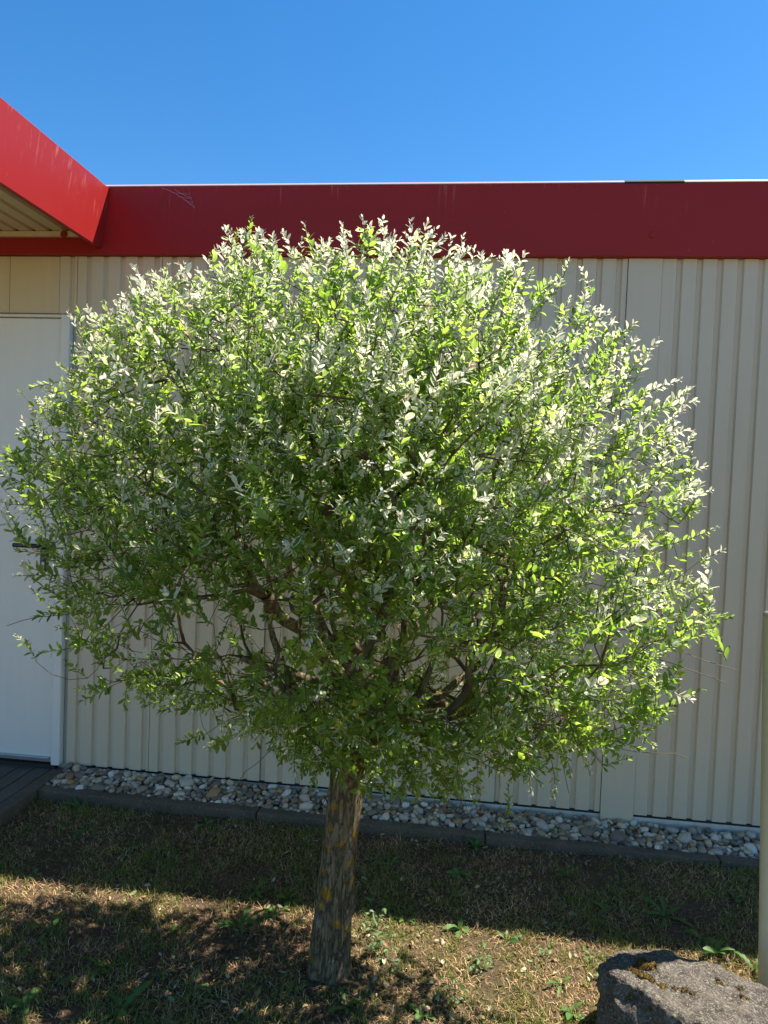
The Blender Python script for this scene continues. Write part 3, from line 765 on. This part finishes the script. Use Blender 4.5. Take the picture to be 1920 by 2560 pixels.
# three-axis curl noise so that no two leaves are the same
wv = loc[:, :, 0:1] * LX[:, None, :] + loc[:, :, 1:2] * LD[:, None, :] + loc[:, :, 2:3] * LN[:, None, :] + LP[:, None, :]
k_ = ~nm; n_ = int(k_.sum())
bi = (np.arange(n_) * 14)[:, None, None]
me = quads_mesh('crown', wv[k_].reshape(-1, 3) - TO, [(LF3[None] + bi).reshape(-1, 3), (LF4[None] + bi).reshape(-1, 4)])
add_attr(me, 'lcol', np.repeat(LC[k_], 14, axis=0))
add_attr(me, 'luv', np.tile(np.concatenate([LUV, np.zeros((14, 1))], 1), (n_, 1)))
crown = put('crown', me, m_leaf, tree, kind='stuff')
put('twigs', quads_mesh('twigs', V - TO, [F]), m_twig, crown, kind='stuff')
for i in near:
    me = quads_mesh('leaf', loc[i], [LF3, LF4]); add_attr(me, 'lcol', np.tile(LC[i], (14, 1))); add_attr(me, 'luv', np.concatenate([LUV, np.zeros((14, 1))], 1))
    o = put('leaf', me, m_leaf, crown)
    o.matrix_local = Matrix([[LX[i][r], LD[i][r], LN[i][r], LP[i][r] - TO[r]] for r in range(3)] + [[0, 0, 0, 1]])
print('leaves', NLF, 'shoots', N_SH, 'nodes', NN)

# ------------------------------------------------------------------ boulder with moss cushions
def mat_rock():
    t = Mt('lichen_granite'); p = t.pos()
    n = t.noise(p, 22, 8, 0.7); f = t.noise(p, 190, 5, 0.7)
    c = t.ramp(n, [(0.3, (0.055, 0.045, 0.037)), (0.5, (0.125, 0.10, 0.08)), (0.7, (0.24, 0.195, 0.155))])
    c = t.mix(t.ramp(f, [(0.52, (0, 0, 0)), (0.62, (1, 1, 1))]), c, (0.34, 0.31, 0.25))
    c = t.mix(t.math('MULTIPLY', t.ramp(t.noise(p, 48, 6, 0.75), [(0.56, (0, 0, 0)), (0.62, (1, 1, 1))]), 0.75), c, (0.36, 0.34, 0.22))
    c = t.mix(t.ramp(t.noise(p, 30, 5, 0.7), [(0.655, (0, 0, 0)), (0.69, (1, 1, 1))]), c, (0.52, 0.53, 0.52))
    t.bump(t.math('ADD', n, t.math('MULTIPLY', f, 0.6)), 1.0, 0.02)
    return t.set(c, 0.92, spec=0.15)
m_rock = mat_rock()
def make_rock():
    P = [(0.395, 1.95, 0.185), (0.40, 1.90, 0.02), (0.40, 1.93, 0.12), (0.455, 2.03, 0.200), (0.55, 2.08, 0.178), (0.66, 2.08, 0.160), (0.75, 2.05, 0.165), (0.86, 1.98, 0.172), (0.98, 1.88, 0.165), (1.12, 1.70, 0.12),
         (0.475, 1.905, 0.200), (0.545, 1.82, 0.205), (0.65, 1.70, 0.215), (0.85, 1.60, 0.195), (1.0, 1.55, 0.14), (0.425, 1.84, 0.02), (0.49, 1.77, 0.02), (0.60, 1.65, 0.02), (0.79, 1.53, 0.02), (1.05, 1.47, 0.0), (1.2, 1.6, 0.0), (1.18, 1.8, 0.0), (0.95, 2.02, 0.0), (0.7, 2.12, 0.0), (0.48, 2.08, 0.02), (0.425, 1.95, 0.0), (0.6, 1.7, -0.06), (1.0, 1.9, -0.06)]
    bm = bmesh.new()
    for p in P: bm.verts.new((p[0] - 0.75, p[1] - 1.8, p[2] * 0.95))
    r = bmesh.ops.convex_hull(bm, input=bm.verts[:]); bmesh.ops.delete(bm, geom=[g for g in r['geom_interior'] if isinstance(g, bmesh.types.BMVert)], context='VERTS')
    bmesh.ops.triangulate(bm, faces=bm.faces[:])
    for it in range(5):
        bmesh.ops.subdivide_edges(bm, edges=bm.edges[:], cuts=1, use_grid_fill=True)
        if it in (1, 2): bmesh.ops.smooth_vert(bm, verts=bm.verts[:], factor=0.5, use_axis_x=True, use_axis_y=True, use_axis_z=True)
    bm.normal_update()
    for v in bm.verts:
        c = v.co; h = 0.018 * hnoise(c.x * 6, c.y * 6, c.z * 6) + 0.013 * hnoise(c.x * 15, c.y * 15, c.z * 15) + 0.007 * hnoise(c.x * 40, c.y * 40, c.z * 40) + 0.0035 * hnoise(c.x * 95, c.y * 95, c.z * 95)
        v.co = c + v.normal * h
    rock = put('boulder', bm_mesh(bm, 'boulder', True), m_rock, label='rough grey boulder with lichen and brown moss cushions lying on the lawn', cat='boulder')
    rock.location = (0.75, 1.8, 0); return rock
rock = make_rock()
from mathutils.bvhtree import BVHTree
rb_ = BVHTree.FromPolygons([v.co + Vector((0.75, 1.8, 0)) for v in rock.data.vertices], [tuple(p.vertices) for p in rock.data.polygons])
def hit_rock(px, py):
    r = Vector(ray(px, py)).normalized(); h = rb_.ray_cast(Vector(CP), r); return h[0], h[1]
def mat_moss():
    t = Mt('brown_moss'); a = t.noise(t.pos(), 210, 4, 0.7)
    return t.set(t.ramp(a, [(0.35, (0.03, 0.02, 0.008)), (0.55, (0.12, 0.075, 0.02)), (0.7, (0.22, 0.15, 0.04))]), 0.95, spec=0.1)
m_moss = mat_moss()
for (px, py, r) in [(1606, 2415, .027), (1625, 2420, .022), (1590, 2430, .018), (1612, 2440, .020), (1655, 2467, .017), (1684, 2471, .010), (1713, 2474, .012), (1730, 2485, .009), (1800, 2458, .013), (1850, 2473, .010), (1862, 2495, .012), (1575, 2492, .012), (1625, 2522, .009)]:
    h, n = hit_rock(px, py)
    if h is None: continue
    # a cushion: hundreds of tiny upright tufts on a low dome
    n = n.normalized(); a = n.orthogonal().normalized(); b = n.cross(a)
    V_, F_ = [], []; m = int(150 * (r / 0.02) ** 1.6) + 40
    for k in range(m):
        rr = r * math.sqrt(random.random()); t = random.uniform(0, 6.283); rr2 = rr * (1 + 0.35 * math.sin(3 * t + r * 900))
        bx_, by_ = rr2 * math.cos(t), rr2 * math.sin(t); hz = 0.42 * r * max(0, 1 - (rr / r) ** 2)
        p0 = a * bx_ + b * by_ + n * (hz - 0.006)
        tipv = (n + a * (random.gauss(0, .5) + bx_ / r * .6) + b * (random.gauss(0, .5) + by_ / r * .6)).normalized() * random.uniform(0.005, 0.011)
        w = tipv.cross(Vector((random.random() - .5, random.random() - .5, random.random() - .5))).normalized() * 0.0016
        i0 = len(V_); V_ += [p0 - w, p0 + w, p0 + tipv]; F_.append((i0, i0 + 1, i0 + 2))
    # dome under the tufts
    dv = []; dn = 10
    i0 = len(V_); V_.append(n * (0.42 * r))
    for ring_ in (0.5, 0.85, 1.0):
        for k in range(dn):
            t = k * 6.283 / dn; rr = r * ring_ * (1 + 0.3 * math.sin(3 * t + r * 900)); V_.append(a * rr * math.cos(t) + b * rr * math.sin(t) + n * (0.42 * r * (1 - ring_ ** 2) - (0.008 if ring_ == 1 else 0.002)))
    for k in range(dn): F_.append((i0, i0 + 1 + k, i0 + 1 + (k + 1) % dn))
    F4_ = []
    for g in range(2):
        for k in range(dn): F4_.append((i0 + 1 + g * dn + k, i0 + 1 + (g + 1) * dn + k, i0 + 1 + (g + 1) * dn + (k + 1) % dn, i0 + 1 + g * dn + (k + 1) % dn))
    me = quads_mesh('moss', np.array([tuple(v) for v in V_]), [np.array(F_), np.array(F4_)], False)
    o = put('moss_cushion', me, m_moss, rock); o.location = h - Vector((0.75, 1.8, 0))

# ------------------------------------------------------------------ cream post on the right
def make_post():
    a = ony(1896, 2480, 2.195); b = ony(1910, 1530, 2.195); r = 0.03
    ax = Vector(b - a); top = ax.length
    root = empty('metal_post', (a[0] + r, 2.195, 0.0), label='slim cream painted round metal post standing behind the boulder', cat='post')
    bm = bmesh.new(); n = 32
    zs = list(np.linspace(-0.15, 1.118, 26))
    rows = [[bm.verts.new((r * math.cos(t) + ax.x / top * z, r * math.sin(t), z)) for t in np.linspace(0, 2 * math.pi, n, endpoint=False)] for z in zs]
    for j in range(len(rows) - 1):
        for i in range(n): bm.faces.new((rows[j][i], rows[j][(i + 1) % n], rows[j + 1][(i + 1) % n], rows[j + 1][i]))
    t = Mt('cream_post_paint'); p = t.pos()
    rust = t.ramp(t.noise(p, 26, 7, 0.75), [(0.66, (0, 0, 0)), (0.72, (1, 1, 1))])
    c = t.mix(t.noise(p, 5, 5), (0.56, 0.52, 0.38), (0.46, 0.42, 0.29)); c = t.mix(t.math('MULTIPLY', rust, 0.7), c, (0.16, 0.10, 0.05)); t.bump(t.noise(p, 90, 3), 0.15, 0.003)
    mp = t.set(c, 0.5)
    put('tube', bm_mesh(bm, 'tube', True), mp, root)
    bm = bmesh.new(); prof = [(r + 0.0012, 1.117), (r + 0.0012, 1.124), (r * 0.85, 1.128), (0.0008, 1.130)]
    rows = [[bm.verts.new((q_ * math.cos(t_) + ax.x / top * z, q_ * math.sin(t_), z)) for t_ in np.linspace(0, 2 * math.pi, n, endpoint=False)] for q_, z in prof]
    for j in range(len(rows) - 1):
        for i in range(n): bm.faces.new((rows[j][i], rows[j][(i + 1) % n], rows[j + 1][(i + 1) % n], rows[j + 1][i]))
    put('end_cap', bm_mesh(bm, 'end_cap', True), m_steel, root)
make_post()

# ------------------------------------------------------------------ lawn: blades, straw, litter
def strips(name, n, place, hfun, cfun, mat, flat, wid):
    """curved two-segment blades; flat = how far they lie down (0..1)"""
    V_, C_ = np.zeros((n, 5, 3)), np.zeros((n, 3)); m = 0
    while m < n:
        x, y_ = place()
        if x < WALK_X + 0.01 or y_ > KERB_Y - 0.004: continue
        h = hfun(x, y_); z = ground_z(x, y_) - 0.003; t = random.uniform(0, 6.283); fl = min(1, max(0, random.gauss(flat, 0.22)))
        dx, dy = math.cos(t), math.sin(t); w = wid * random.uniform(0.6, 1.3); t2 = random.gauss(0, 0.5)
        dx2, dy2 = math.cos(t + t2), math.sin(t + t2)
        h1 = h * 0.55; el1 = (1 - fl) * 1.45 + 0.08; el2 = el1 - random.uniform(0.1, 0.9) * (1 if fl < 0.6 else 0.5)
        p1 = (x + dx * h1 * math.cos(el1), y_ + dy * h1 * math.cos(el1), z + h1 * math.sin(el1) + (0.004 if fl > .6 else 0))
        p2 = (p1[0] + dx2 * h * .45 * math.cos(el2), p1[1] + dy2 * h * .45 * math.cos(el2), max(p1[2] + h * .45 * math.sin(el2), z + 0.002))
        wx, wy = -dy * w, dx * w
        V_[m] = [(x - wx, y_ - wy, z), (x + wx, y_ + wy, z), (p1[0] + wx * .9, p1[1] + wy * .9, p1[2]), (p1[0] - wx * .9, p1[1] - wy * .9, p1[2]), p2]
        C_[m] = cfun(x, y_); m += 1
    bi = (np.arange(n) * 5)[:, None]
    me = quads_mesh(name, V_.reshape(-1, 3), [np.array([[0, 1, 2, 3]]) + bi, np.array([[3, 2, 4]]) + bi], False)
    add_attr(me, 'col', np.repeat(C_, 5, axis=0)); return me
def green_field(x, y): return hnoise(x * 2.6, y * 2.6, 4) + 0.6 * hnoise(x * 7, y * 7, 8)
def p_vis(): return random.uniform(-1.79, 1.7), random.uniform(1.72, 2.87)
def p_wide():
    return random.uniform(-1.79, 3.0), random.uniform(0.9, 2.87)
def mixp():
    while True:
        p = p_vis() if random.random() < 0.8 else p_wide()
        if 0.45 < p[0] < 1.15 and 1.55 < p[1] < 2.05: continue
        if hnoise(p[0] * 4.5, p[1] * 4.5, 17) < -0.28 and random.random() < 0.75: continue
        if math.hypot(p[0] + 0.345, p[1] - 2.05) < 0.075: continue
        return p
def green_p():
    while True:
        p = mixp()
        if random.random() < min(1, max(0.05, 0.42 + 1.0 * green_field(*p) + (0.25 if p[1] < 2.4 else 0))): return p
def tuft_p(state=[0, 0, 0]):
    if state[2] <= 0 or random.random() < 0.12: state[0], state[1] = green_p(); state[2] = random.randint(4, 16)
    state[2] -= 1
    return state[0] + random.gauss(0, 0.011), state[1] + random.gauss(0, 0.011)
def c_green(x, y):
    t = random.random(); g = np.array((0.10, 0.15, 0.02)) * (1 - t) + np.array((0.27, 0.30, 0.05)) * t
    return g if random.random() < 0.78 else np.array((0.33, 0.27, 0.11))
def c_straw(x, y):
    t = random.random(); a = np.array((0.70, 0.47, 0.24)) * t + np.array((0.22, 0.115, 0.055)) * (1 - t)
    a = a * (1.05 + 0.55 * hnoise(x * 3.5, y * 3.5, 12) + 0.35 * hnoise(x * 11, y * 11, 14))
    return a if random.random() < 0.88 else np.array((0.15, 0.14, 0.05))
put('lawn_grass', strips('lawn_grass', 46000, tuft_p, lambda x, y: random.uniform(0.010, 0.036) * (1.4 if random.random() < 0.12 else 1), c_green, m_grass, 0.32, 0.0011), m_grass,
    label='thin patchy green grass blades growing in the dry lawn', cat='grass', kind='stuff')
put('dry_thatch', strips('dry_thatch', 54000, mixp, lambda x, y: random.uniform(0.009, 0.036), c_straw, m_litter, 0.78, 0.0009), m_litter,
    label='tan dry grass thatch matted over the lawn soil', cat='dry grass', kind='stuff')
# fallen leaves and clippings
def litter(n):
    LVs, Cs = [], []
    ln = np.array([random.uniform(0.010, 0.028) for _ in range(n)])
    lo = leaf_local(ln, ln * rng.uniform(0.3, 0.5, n), rng.uniform(-0.5, 0.9, n), rng.uniform(-0.4, 0.5, n))
    for i in range(n):
        x, y_ = mixp()
        while x < WALK_X or y_ > KERB_Y: x, y_ = mixp()
        if random.random() < 0.35: x, y_ = random.gauss(-0.2, 0.5), random.uniform(1.8, 2.35)
        if math.hypot(x + 0.345, y_ - 2.05) < 0.08: x += 0.2
        m3 = np.array(Matrix.Rotation(random.uniform(0, 6.28), 3, 'Z') @ Matrix.Rotation(random.gauss(0, .35), 3, 'X') @ Matrix.Rotation(random.gauss(0, .4), 3, 'Y'))
        LVs.append(lo[i] @ m3.T + np.array([x, y_, ground_z(x, y_) + random.uniform(0.004, 0.012)]))
        c = random.choice([(0.50, 0.44, 0.30), (0.38, 0.23, 0.12), (0.30, 0.16, 0.08), (0.18, 0.10, 0.06), (0.42, 0.30, 0.17), (0.24, 0.28, 0.12), (0.42, 0.40, 0.26), (0.28, 0.14, 0.07)]); Cs.append(np.tile(c, (14, 1)))
    bi = (np.arange(n) * 14)[:, None, None]
    me = quads_mesh('leaf_litter', np.concatenate(LVs), [(LF3[None] + bi).reshape(-1, 3), (LF4[None] + bi).reshape(-1, 4)]); add_attr(me, 'col', np.concatenate(Cs)); return me
put('leaf_litter', litter(800), m_litter, label='pale and brown fallen leaves scattered over the lawn', cat='fallen leaves', kind='stuff')

# ------------------------------------------------------------------ weeds in the lawn
def weed_leaf(length, width, toothed, col):
    n = 9; V_, F_ = [], []
    for k in range(n):
        v = k / (n - 1); w = width * (math.sin(math.pi * (0.06 + 0.9 * v)) ** 0.8) * (0.35 + 0.65 * v)
        if toothed: w *= 1.25 if k % 2 else 0.62
        z = length * (0.42 * v - 0.52 * v * v)
        V_ += [(-w, length * v - (0.12 * width if k % 2 else 0), z + w * 0.25), (0, length * v, z), (w, length * v - (0.12 * width if k % 2 else 0), z + w * 0.25)]
    for k in range(n - 1):
        F_ += [(k * 3, k * 3 + 1, k * 3 + 4, k * 3 + 3), (k * 3 + 1, k * 3 + 2, k * 3 + 5, k * 3 + 4)]
    me = quads_mesh('weed_leaf', np.array(V_), [np.array(F_)]); c = np.tile(col, (len(V_), 1)); c[1::3] = np.array(col) * 1.35; add_attr(me, 'col', c); me.materials.append(m_weed); return me
WL = {k: [weed_leaf(l, w, k == 'tooth', c) for l, w, c in sp] for k, sp in dict(
    tooth=[(0.075, 0.013, (0.075, 0.15, 0.030)), (0.095, 0.014, (0.065, 0.135, 0.030)), (0.055, 0.011, (0.10, 0.18, 0.035))],
    broad=[(0.045, 0.013, (0.075, 0.15, 0.035)), (0.06, 0.015, (0.09, 0.17, 0.04)), (0.035, 0.011, (0.11, 0.19, 0.05))],
    small=[(0.018, 0.0055, (0.10, 0.17, 0.06)), (0.024, 0.007, (0.12, 0.20, 0.07)), (0.015, 0.005, (0.16, 0.22, 0.11))]).items()}
def weed(px, py, kind, n, s=1.0):
    p = onz(px, py, 0.0); p = onz(px, py, ground_z(p[0], p[1]))
    name, lab, grp = {'tooth': ('dandelion', 'dandelion rosette with long toothed green leaves in the lawn', 'dandelion rosettes in the lawn'),
                      'broad': ('plantain_weed', 'low weed rosette with smooth oval green leaves in the lawn', 'smooth-leaved weed rosettes in the lawn'),
                      'small': ('chickweed_clump', 'bushy weed clump with tiny pale green leaves in the lawn', 'small-leaved weed clumps in the lawn')}[kind]
    LM = [('at the foot of the willow trunk', -0.345, 2.05, 0.30), ('beside the boulder', 0.55, 2.05, 0.33), ('at the foot of the cream post', 0.93, 2.2, 0.22)]
    where = next((t_ for t_, x_, y_, r_ in LM if math.hypot(p[0] - x_, p[1] - y_) < r_), None)
    if where is None: where = 'against the concrete kerb' if p[1] > 2.62 else 'by the walkway edge' if p[0] < -1.25 else 'in the building shade' if p[1] > 2.38 else 'in the sunlit grass' if p[0] > -0.1 else 'in the dappled tree shade'
    lab = ('big ' if s >= 1.0 else 'small ' if s <= 0.7 else '') + lab.replace('in the lawn', where)
    o = empty(name, (p[0], p[1], ground_z(p[0], p[1]) - 0.002), label=lab, cat='weed', group=grp)
    a0 = random.uniform(0, 6.28)
    for k in range(n):
        l = put('leaf', random.choice(WL[kind]), None, o); sc = s * random.uniform(0.65, 1.15); l.scale = (sc,) * 3
        if kind == 'small':
            rr = 0.045 * s * math.sqrt(random.random()); t = random.uniform(0, 6.28); hz = random.uniform(0.0, 0.055) * s
            l.location = (rr * math.cos(t), rr * math.sin(t), hz); l.rotation_euler = (random.uniform(-.3, .6), random.gauss(0, .3), random.uniform(0, 6.28))
        else:
            l.rotation_euler = (random.uniform(0.0, 0.75), random.gauss(0, 0.25), a0 + k * 6.283 / n + random.gauss(0, .25))
    if kind == 'small':
        Vs, Fs = [], []
        for k in range(9):
            t = random.uniform(0, 6.28); r1 = 0.04 * s * random.random(); h = random.uniform(0.02, 0.06) * s; i0 = len(Vs); w = 0.0008
            Vs += [(-w, 0, 0), (w, 0, 0), (r1 * math.cos(t), r1 * math.sin(t), h), (0, w, 0)]; Fs += [(i0, i0 + 1, i0 + 2), (i0 + 1, i0 + 3, i0 + 2), (i0 + 3, i0, i0 + 2)]
        me = quads_mesh('stem', np.array(Vs), [np.array(Fs)], False); add_attr(me, 'col', np.tile((0.12, 0.15, 0.05), (len(Vs), 1))); put('stems', me, m_weed, o)
for a in [(690, 2290, 'tooth', 6, .9), (250, 2420, 'tooth', 6, .8), (400, 2440, 'broad', 7, .8), (160, 2460, 'broad', 6, .7), (1010, 2300, 'tooth', 5, .7), (1400, 2460, 'tooth', 6, .7), (1050, 2540, 'broad', 6, .8), (760, 2110, 'broad', 5, .7), (1400, 2190, 'tooth', 5, .7), (600, 2320, 'tooth', 7, 1.15), (200, 2018, 'tooth', 6, .8), (215, 2075, 'tooth', 6, .8), (125, 2330, 'tooth', 6, 1.0), (300, 2530, 'tooth', 7, 1.1), (1185, 2118, 'broad', 9, 1.1), (1145, 2185, 'broad', 7, .9), (975, 2160, 'tooth', 5, .8), (1150, 2325, 'broad', 7, 1.0),
          (1265, 2350, 'tooth', 6, .7), (1515, 2450, 'broad', 8, 1.1), (1755, 2350, 'tooth', 6, .9), (1790, 2385, 'broad', 7, 1.1), (1885, 2425, 'tooth', 5, .9), (1430, 2535, 'broad', 8, 1.0), (60, 2520, 'broad', 8, 1.1), (515, 2060, 'broad', 6, .8), (330, 2120, 'tooth', 5, .7), (640, 2230, 'tooth', 6, .9),
          (720, 2250, 'broad', 6, .9), (1640, 2150, 'broad', 6, .7), (1660, 2290, 'tooth', 6, .9), (1510, 2270, 'broad', 6, .7), (1840, 2250, 'broad', 6, .7), (90, 2190, 'broad', 6, .8), (430, 2330, 'broad', 6, .6), (860, 2520, 'tooth', 5, .8), (1345, 2330, 'broad', 6, .6), (530, 2480, 'broad', 6, .7),
          (940, 2330, 'small', 34, 1.0), (950, 2385, 'small', 34, 1.0), (1200, 2425, 'small', 26, 1.0), (1130, 2500, 'small', 26, 1.0), (980, 2430, 'small', 22, .8), (1360, 2400, 'small', 16, .8), (175, 2250, 'small', 18, .8), (1475, 2410, 'small', 14, .7), (480, 2490, 'small', 20, .9), (930, 2270, 'small', 18, .9)]: weed(*a)

# ------------------------------------------------------------------ cobweb strands in the fascia corner
def web():
    V_, F_ = [], []
    Yw = FY - 0.006
    def strand(a, b, sag=0.0, w=0.0003, n=8):
        P = [np.array(a) + (np.array(b) - np.array(a)) * t - np.array([0, 0, sag * 4 * t * (1 - t)]) for t in np.linspace(0, 1, n)]
        for k in range(n - 1):
            i0 = len(V_)
            for q_ in (P[k], P[k + 1]): V_.extend([q_ + [0, 0, w], q_ + [0, -w, -w], q_ + [0, w, -w]])
            for e_ in range(3): F_.append((i0 + e_, i0 + (e_ + 1) % 3, i0 + 3 + (e_ + 1) % 3, i0 + 3 + e_))
    A = ony(405, 470, Yw); B = ony(487, 521, Yw); C = ony(470, 470, Yw); D = ony(435, 472, Yw)
    strand(A, B, -0.012); strand(C, B, 0.004); strand(D, (B + C) / 2, 0.003)
    for t in (0.3, 0.5, 0.7, 0.85): strand(A + (B - A) * t + [0, 0, 0.008], C + (B - C) * t, 0.002, 0.0002, 4)
    t = Mt('web_silk'); m = t.set((0.75, 0.75, 0.75), 0.5)
    o = put('cobweb', quads_mesh('cobweb', np.array(V_) - A, [np.array(F_)], False), m, label='faint cobweb strands stretched on the red fascia near the canopy corner', cat='cobweb'); o.location = A
web()
